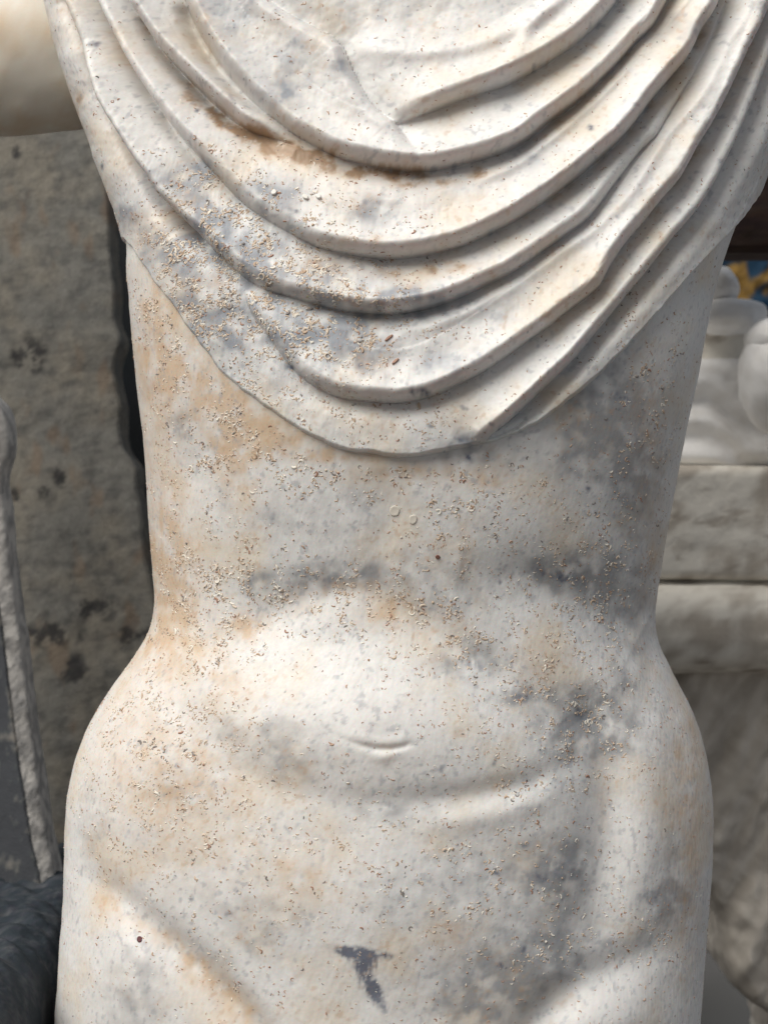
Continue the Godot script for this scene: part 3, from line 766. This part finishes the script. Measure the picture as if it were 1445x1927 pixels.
func build_crumbs() -> void:
	dens = Field.new(-40, -60, 1500, 2020, 8.0)
	dens.v.fill(0.055)
	for a in [[430, 500, 150, 100, 0.85], [560, 590, 170, 70, 0.9], [380, 420, 100, 80, 0.5], [640, 650, 110, 60, 0.7], [680, 500, 160, 40, 0.45], [300, 640, 70, 120, 0.4], [430, 820, 130, 90, 0.65], [720, 900, 260, 40, 0.55], [860, 970, 90, 70, 0.6], [350, 1080, 110, 110, 0.5], [440, 1130, 140, 80, 0.45], [600, 1110, 180, 50, 0.6], [780, 1170, 110, 50, 0.85], [960, 1260, 140, 90, 0.5], [1120, 1100, 110, 140, 0.5], [1120, 1380, 120, 80, 0.6], [330, 1320, 140, 120, 0.55], [300, 1480, 150, 130, 0.4], [1230, 760, 60, 180, 0.5], [560, 1600, 240, 160, 0.2], [900, 1640, 260, 160, 0.32], [1120, 1800, 140, 60, 0.5], [480, 280, 160, 30, 0.3], [300, 1700, 160, 130, 0.15], [430, 1840, 70, 60, 0.3], [550, 400, 200, 60, 0.25], [1000, 1480, 160, 60, 0.3], [720, 790, 160, 40, 0.3]]:
		var v := at(a[0], a[1], 280.0)
		dens.blob(v.x, v.y, a[2], a[3], a[4])
	var mesh := [curl_mesh(2.6, 2.6, 1.25, 7), curl_mesh(1.1, 6.0, 1.2, 5), curl_mesh(4.6, 2.6, 1.0, 9), grain_mesh()]
	var put_at := [[], [], [], []]
	var tone := [[], [], [], []]
	for m in marks:
		var dn := crumb_density(m[2], m[3])
		if rng.randf() > dn * 0.6: continue
		var kind := 0
		var q := rng.randf()
		if q < 0.40: kind = 0
		elif q < 0.66: kind = 1
		elif q < 0.74: kind = 2
		else: kind = 3
		var n: Vector3 = m[1]
		var side := n.cross(Vector3(0.3, 1, 0.2)).normalized()
		var b := Basis(side, n, side.cross(n)).rotated(n, rng.randf() * TAU)
		b = b.rotated(side, rng.randf_range(-0.3, 0.3))
		var size := S * rng.randf_range(0.42, 1.0) * (1.0 if rng.randf() < 0.88 else 1.5)
		size *= 0.8 + 0.55 * minf(dn, 1.0)
		if kind == 3: size *= rng.randf_range(1.1, 2.0)
		put_at[kind].append(Transform3D(b * Basis.from_scale(Vector3(size, size * 0.75, size)), m[0]))
		var u := rng.randf()
		var c := Color(0.46, 0.33, 0.23).lerp(Color(0.64, 0.55, 0.45), rng.randf())
		if dn < 0.25: c = c.lerp(Color(0.40, 0.22, 0.15), 0.55)
		if u < 0.10 + 0.16 * dn: c = Color(0.74, 0.70, 0.62)
		elif u < 0.28: c = Color(0.36, 0.21, 0.15)
		elif u < 0.36: c = Color(0.22, 0.20, 0.19)
		tone[kind].append(c)
	var mat := StandardMaterial3D.new()
	mat.resource_name = "marble crumb"
	mat.vertex_color_use_as_albedo = true
	mat.roughness = 0.75
	var pile := thing("marble_crumbs", "tiny tan curls and grains of marble dust scattered over the torso and cloth", "marble crumbs")
	pile.set_meta("kind", "stuff")
	var called := ["curved_chip", "long_chip", "curl", "grain"]
	for k in 4:
		var mmesh := MultiMesh.new()
		mmesh.transform_format = MultiMesh.TRANSFORM_3D
		mmesh.use_colors = true
		mmesh.mesh = mesh[k]
		mmesh.instance_count = put_at[k].size()
		for i in put_at[k].size():
			mmesh.set_instance_transform(i, put_at[k][i])
			mmesh.set_instance_color(i, tone[k][i])
		var o := MultiMeshInstance3D.new()
		o.name = called[k]
		o.multimesh = mmesh
		o.material_override = mat
		o.set_meta("kind", "stuff")
		pile.add_child(o, true)
	print("crumbs ", put_at[0].size() + put_at[1].size() + put_at[2].size() + put_at[3].size())

# ---------------------------------------------------------------- the yard behind
# A stone whose outline is given by rows [py, left px, right px] at depth z; closed, with bevelled edges.
func stone(rows: Array, z: float, thick: float, nx: int, step: float, rough: float, round: float, turn: float, paint: Callable, shape = null, lip := 0.0) -> ArrayMesh:
	var L := PackedVector2Array()
	var R := PackedVector2Array()
	for r in rows:
		var a := at(r[1], r[0], z)
		var b := at(r[2], r[0], z)
		L.append(Vector2(a.y, a.x))
		R.append(Vector2(b.y, b.x))
	var y0 := L[0].x
	var y1 := L[L.size() - 1].x
	var P := PackedVector3Array()
	var C := PackedColorArray()
	var ns := 14
	var per := 2 * nx + 2 * ns
	var n := int((y1 - y0) / step)
	for j in n + 1:
		var y := lerpf(y0, y1, float(j) / n)
		var a := cubic(L, y)
		var b := cubic(R, y)
		var inset := 0.0
		var e := minf(y - y0, y1 - y)
		if e < round: inset = round - sqrt(maxf(0.0, round * round - (round - e) * (round - e)))
		for i in per:
			var x := 0.0
			var q := 0.0
			if i < nx:
				var t := float(i) / (nx - 1)
				x = lerpf(a, b, t)
				var ed := minf(x - a, b - x)
				q = 0.0
				if ed < round: q = -(round - sqrt(maxf(0.0, round * round - (round - ed) * (round - ed))))
				q -= inset
			elif i < nx + ns:
				q = -lerpf(round, thick - round, pow((i - nx + 0.5) / ns, 1.5))
				x = b - inset + lip * clampf((-q - round) / 40.0, 0.0, 1.0) + (n_fine.get_noise_2d(y * 0.9, q * 0.6) * rough * 0.9)
			elif i < 2 * nx + ns:
				var t := float(i - nx - ns) / (nx - 1)
				x = lerpf(b + lip, a, t)
				q = -thick
			else:
				x = a + inset
				q = -lerpf(thick - round, round, (i - 2 * nx - ns + 0.5) / ns)
			var p := Vector3(x, y, z + q)
			if shape: p.z += shape.call(x, y) * clampf(1.0 + q / (thick * 0.5), 0.0, 1.0)
			p.z += (x - b) * turn
			var k := n_mid.get_noise_3dv(p) * 0.6 + n_low.get_noise_3dv(p * 1.5)
			p += Vector3(k * 0.5 if i < nx else k * 1.2, 0, k) * rough
			P.append(w(p))
			C.append(paint.call(p, q))
	return skin(P, C, per, true, true)

func grey_stone(p: Vector3, _q: float) -> Color:
	var lo := n_low.get_noise_3dv(p * 0.9)
	var mi := n_mid.get_noise_3d(p.x * 0.9, p.y * 0.9, p.z)
	var sc := n_mid.get_noise_3d(p.x * 0.5, p.y * 2.6 + p.x * 0.4, p.z)
	var fi := n_fine.get_noise_3dv(p * 0.8)
	var c := Color(0.185, 0.182, 0.168).lerp(Color(0.225, 0.21, 0.18), clampf(0.5 + lo * 1.4, 0.0, 1.0))
	c = c.lerp(Color(0.095, 0.095, 0.092), clampf(mi * 1.0 + 0.12 + sc * 0.6, 0.0, 0.75))
	c = c.lerp(Color(0.21, 0.14, 0.09), clampf(n_low.get_noise_3d(p.x * 2.0, p.y, 80.0) * 1.4 - 0.35, 0.0, 0.4))
	for s in dark_marks:
		var dx := (p.x - s.x) / s.z
		var dy := (p.y - s.y) / s.w
		var g := exp(-dx * dx - dy * dy) * (1.0 + 2.4 * mi + 1.6 * fi)
		if g > 0.3: c = c.lerp(Color(0.03, 0.03, 0.033), clampf((g - 0.25) * 1.3, 0.0, 0.8))
	var k := 1.0 + fi * 0.22
	return Color(c.r * k, c.g * k, c.b * k)

var dark_marks: Array[Vector4] = []

func dark_stone(p: Vector3, q: float) -> Color:
	var lo := n_low.get_noise_3dv(p)
	var mi := n_mid.get_noise_3dv(p)
	var c := Color(0.055, 0.062, 0.070).lerp(Color(0.20, 0.19, 0.175), clampf(mi * 1.5 + lo * 1.2 - 0.12, 0.0, 1.0))
	c = c.lerp(Color(0.62, 0.59, 0.54), smoothstep(905.0, 850.0, p.y + mi * 60.0))
	if q < -6.0:
		c = Color(0.66, 0.64, 0.61).lerp(Color(0.34, 0.335, 0.33), clampf(0.4 + mi * 1.6, 0.0, 1.0))
	return c

func slate(p: Vector3, _q: float) -> Color:
	var mi := n_mid.get_noise_3d(p.x, p.y, p.z * 0.7)
	var fi := n_fine.get_noise_3dv(p)
	var sw := n_mid.get_noise_3d(p.x * 0.9 + p.z * 0.5, p.y, p.z * 0.15)
	var c := Color(0.025, 0.032, 0.042).lerp(Color(0.085, 0.09, 0.098), clampf(0.15 + mi * 0.5 + sw * 0.6 + fi * 0.5, 0.0, 1.0))
	return c

func pale_stone(p: Vector3, _q: float) -> Color:
	var lo := n_low.get_noise_3dv(p * 1.2)
	var mi := n_mid.get_noise_3d(p.x * 0.6 + p.y * 0.3, p.y * 0.6, p.z)
	var fi := n_fine.get_noise_3dv(p)
	var c := Color(0.82, 0.78, 0.70).lerp(Color(0.50, 0.45, 0.385), clampf(mi * 1.3 + lo * 1.5 + 0.22, 0.0, 1.0))
	c = c.lerp(Color(0.30, 0.25, 0.20), clampf((n_mid.get_noise_3d(p.x * 0.35 + 90.0, p.y, p.z) - 0.28) * 3.0, 0.0, 0.6))
	return c * (1.0 + fi * 0.08)

func dim_stone(p: Vector3, _q: float) -> Color:
	var v := n_mid.get_noise_2d((p.x * 0.8 + p.y * 0.55) * 0.9, (p.y * 0.8 - p.x * 0.5) * 0.12)
	var lo := n_low.get_noise_3dv(p)
	return Color(0.62, 0.575, 0.51).lerp(Color(0.45, 0.41, 0.36), clampf(0.35 + v * 1.1 + lo * 0.8, 0.0, 1.0))

func white_stone(p: Vector3, _q: float) -> Color:
	var mi := n_mid.get_noise_3dv(p)
	return Color(0.90, 0.895, 0.89).lerp(Color(0.78, 0.76, 0.73), clampf(mi + 0.2, 0.0, 1.0))

func brown_wood(p: Vector3, _q: float) -> Color:
	var mi := n_mid.get_noise_3d(p.x * 0.25, p.y * 1.6, p.z * 1.6)
	return Color(0.020, 0.014, 0.012).lerp(Color(0.05, 0.032, 0.026), clampf(mi + 0.4, 0.0, 1.0))

func lump(c: Vector3, r: Vector3, rough: float, ex: float, paint: Callable, squash := 0.0) -> ArrayMesh:
	var P := PackedVector3Array()
	var C := PackedColorArray()
	var nx := 56
	var ny := 36
	for j in ny:
		var v := lerpf(0.02, PI - 0.02, j / (ny - 1.0))
		for i in nx:
			var a := -TAU * i / nx + PI
			var sv := pow(sin(v), ex)
			var p := Vector3(r.x * sv * signf(cos(a)) * pow(absf(cos(a)), ex), -r.y * signf(cos(v)) * pow(absf(cos(v)), ex), -r.z * sv * signf(sin(a)) * pow(absf(sin(a)), ex))
			p.x += squash * p.y
			p += c
			p += (p - c).normalized() * n_low.get_noise_3dv(p * 2.0) * rough
			P.append(w(p))
			C.append(paint.call(p, 0.0))
	return skin(P, C, nx, true, true)

func build_yard() -> void:
	var grain := grain_map(9, 0.05, 512, 6.0)
	var rough_m := stone_material("weathered stone", 0.88, 0.3, grain, 0.3, 17.0)
	var pale_m := stone_material("pale sawn stone", 0.7, 0.4, grain, 0.12, 9.0)
	var white_m := stone_material("white marble", 0.45, 0.45, grain, 0.15, 9.0)
	# ground
	var gp := PackedVector3Array()
	var gc := PackedColorArray()
	for j in 121:
		for i in 121:
			var u := (i - 60) / 60.0
			var v := (j - 60) / 60.0
			var p := Vector3(signf(u) * pow(absf(u), 3.0) * 60.0, 0, signf(v) * pow(absf(v), 3.0) * 60.0)
			p.y = n_low.get_noise_2d(p.x * 900.0, p.z * 900.0) * 0.004
			gp.append(p)
			var k := n_mid.get_noise_2d(p.x * 600.0, p.z * 600.0)
			gc.append(Color(0.11, 0.105, 0.10) * (1.0 + k * 0.5))
	var g := put("ground", skin(gp, gc, 121, false), rough_m)
	g.set_meta("kind", "structure")
	# workshop wall far behind
	var wall := put("dark_panel", stone([[-300, -1800, 900], [2100, -1800, 900]], -1500, 120, 60, 120, 6, 20, 0.0, func(p: Vector3, _q: float) -> Color: return Color(0.035, 0.040, 0.046) * (1.0 + 0.5 * n_low.get_noise_2d(p.x * 0.3, p.y * 0.3))), rough_m)
	tag(wall, "dark blue grey panel seen in the gap behind the grey slab", "panel")
	# low slate block at the lower left
	var sp := PackedVector3Array()
	var sc := PackedColorArray()
	for j in 203:
		for i in 123:
			var p := Vector3(lerpf(-900.0, 20.0, clampf((i - 1) / 100.0, 0.0, 1.0)), 1770.0, lerpf(-1700.0, 620.0, clampf((j - 1) / 200.0, 0.0, 1.0)))
			if i > 101:
				var a := minf((i - 101) / 20.0, 1.0) * PI * 0.5
				p.x = 20.0 + 72.0 * sin(a)
				p.y += 110.0 * (1.0 - cos(a))
			var soft := clampf((122 - i) / 12.0, 0.0, 1.0)
			p.y += (n_mid.get_noise_2d(p.x * 0.5, p.z * 0.5) * 5.0 + n_low.get_noise_2d(p.x * 1.5, p.z * 1.5) * 18.0) * soft
			if i == 0 or i == 122 or j == 0 or j == 202: p.y = CY + EYE / S
			sp.append(w(p))
			sc.append(slate(p, 0.0) if i < 122 else Color(0.02, 0.022, 0.026))
	var base := put("slate_block", skin(sp, sc, 123, false), rough_m)
	tag(base, "low dark blue slate block on the ground at the lower left", "stone block")
	# the tall grey slab
	for m in [[55, 668, 34, 26], [35, 285, 12, 14], [140, 1262, 24, 26], [100, 1195, 50, 22], [180, 1145, 40, 20], [250, 1195, 34, 16], [28, 935, 10, 20], [115, 900, 14, 22], [60, 690, 20, 16], [85, 925, 12, 12]]:
		var v := at(m[0], m[1], -1000.0)
		dark_marks.append(Vector4(v.x, v.y, m[2] * 1.28, m[3] * 1.28))
	var slab := put("grey_slab", stone([[120, -420, 190], [240, -420, 192], [320, -420, 200], [400, -420, 206], [470, -420, 208], [540, -420, 216], [600, -420, 217], [640, -420, 228], [680, -420, 216], [760, -420, 226], [850, -420, 236], [880, -420, 256], [920, -420, 258], [960, -420, 266], [1060, -420, 276], [1120, -420, 290], [1200, -420, 300], [1500, -420, 320], [1640, -420, 330]], -1000, 150, 170, 6.0, 2.4, 6, -0.05, grey_stone), rough_m)
	tag(slab, "tall rough grey stone slab with dark blotches behind the torso", "stone slab")
	# the thin slab leaning in front of it
	var thin := put("thin_slab", stone([[735, -90, -50], [760, -90, -30], [800, -90, -17], [850, -90, -17], [893, -90, -28], [965, -90, -22], [1042, -90, -15], [1136, -90, -3], [1245, -90, 12], [1291, -90, 17], [1400, -90, 31], [1480, -90, 42], [1560, -90, 54], [1690, -90, 76]], -560, 150, 50, 6.0, 3.0, 4, 0.5, dark_stone, null, 30.0), rough_m)
	tag(thin, "thin dark slab with a pale sawn edge leaning at the left edge of the picture", "stone slab")
	# right: stacked stones, from the ground up
	var U := func(x: float, y: float) -> float:
		return 14.0 * sin((x * 0.8 + y * 0.55) * 0.03 + 2.0 * n_low.get_noise_2d(x, y)) + 5.0 * sin((x * 0.9 + y * 0.4) * 0.11 + 1.0)
	var low := put("carved_block", stone([[1235, 1180, 1900], [1400, 1190, 1900], [1600, 1260, 1900], [1690, 1340, 1900], [1740, 1366, 1900], [1830, 1372, 1900], [1890, 1410, 1900], [1930, 1470, 1900], [2020, 1500, 1900], [2240, 1480, 1900]], -900, 620, 110, 9.0, 10.0, 60, 0.0, dim_stone, U), pale_m)
	tag(low, "carved stone with slanting drapery folds under the round column at right", "carved stone")
	var col_p := PackedVector3Array()
	var col_c := PackedColorArray()
	for j in 122:
		var x := lerpf(1050.0, 2300.0, clampf((j - 1) / 119.0, 0.0, 1.0))
		var c := at(x, 1176.0 + (x - 1240.0) * 0.006, -900.0)
		for i in 64:
			var a := TAU * i / 64
			var r := Vector3(0, 112.0 * signf(sin(a)) * pow(absf(sin(a)), 0.8), 150.0 * signf(cos(a)) * pow(absf(cos(a)), 0.8))
			if j == 0 or j == 121: r *= 0.01
			var p := c + r
			p += r.normalized() * signf(r.length() - 5.0) * (n_low.get_noise_3dv(p) * 4.0 + n_mid.get_noise_3dv(p) * 1.5)
			col_p.append(w(p))
			col_c.append(pale_stone(p, 0.0))
	var colm := put("fallen_column", skin(col_p, col_c, 64, true), pale_m)
	tag(colm, "pale rounded stone column lying below the veined block at right", "stone column")
	var blk := put("veined_block", stone([[868, 1120, 2100], [1086, 1120, 2100]], -800, 560, 120, 7.0, 3.0, 26, 0.0, pale_stone), pale_m)
	tag(blk, "pale veined stone block lying on the rounded column at right", "stone block")
	blk.rotation.z = -0.012
	# white carving on top of it
	var carve := thing("white_carving", "white marble carving with curled paw and wavy folds on the veined block", "carving")
	var wave := func(x: float, y: float) -> float:
		var v := (y - (at(1300, 770, -900).y + 70.0 * smoothstep(1480.0, 1610.0, x)))
		return 60.0 * smoothstep(-60.0, 140.0, v) + 20.0 * sin(v * 0.065) * exp(-v * v / 12000.0)
	put("base", stone([[672, 1120, 1900], [720, 1120, 1900], [882, 1120, 1900]], -960, 500, 150, 6.0, 4.0, 40, 0.0, white_stone, wave), white_m, carve)
	put("plinth", stone([[600, 1120, 1412], [690, 1120, 1418]], -1060, 300, 60, 6.0, 4.0, 20, 0.0, pale_stone), pale_m, carve)
	put("scroll", lump(at(1368, 596, -1000), Vector3(92, 42, 120), 8, 0.85, white_stone), white_m, carve)
	put("knob", lump(at(1343, 540, -1020), Vector3(56, 50, 90), 8, 0.9, white_stone, 0.2), white_m, carve)
	put("paw", lump(at(1478, 720, -820), Vector3(104, 130, 140), 8, 0.85, white_stone, 0.1), white_m, carve)
	put("paw_knuckle", lump(at(1462, 640, -810), Vector3(72, 54, 110), 6, 0.9, white_stone), white_m, carve)
	# timber and tarpaulin at the upper right
	var beam := put("timber_beam", stone([[150, 1200, 2300], [474, 1200, 2300]], -700, 150, 70, 9.0, 5.0, 16, 0.0, brown_wood), rough_m)
	tag(beam, "dark brown timber beam at the upper right beside the cloth", "beam")
	var tarp := put("blue_tarpaulin", stone([[300, 1000, 2200], [760, 1000, 2200]], -1900, 60, 120, 10.0, 26.0, 20, 0.0, func(p: Vector3, _q: float) -> Color:
		var k := n_low.get_noise_2d(p.x * 1.6 + p.y * 0.3, p.y * 0.9)
		var c := Color(0.010, 0.030, 0.055)
		return c.lerp(Color(0.22, 0.13, 0.03), clampf((k - 0.08) * 6.0, 0.0, 0.85))), rough_m)
	tag(tarp, "dark blue tarpaulin with ochre smears under the timber beam", "tarpaulin")
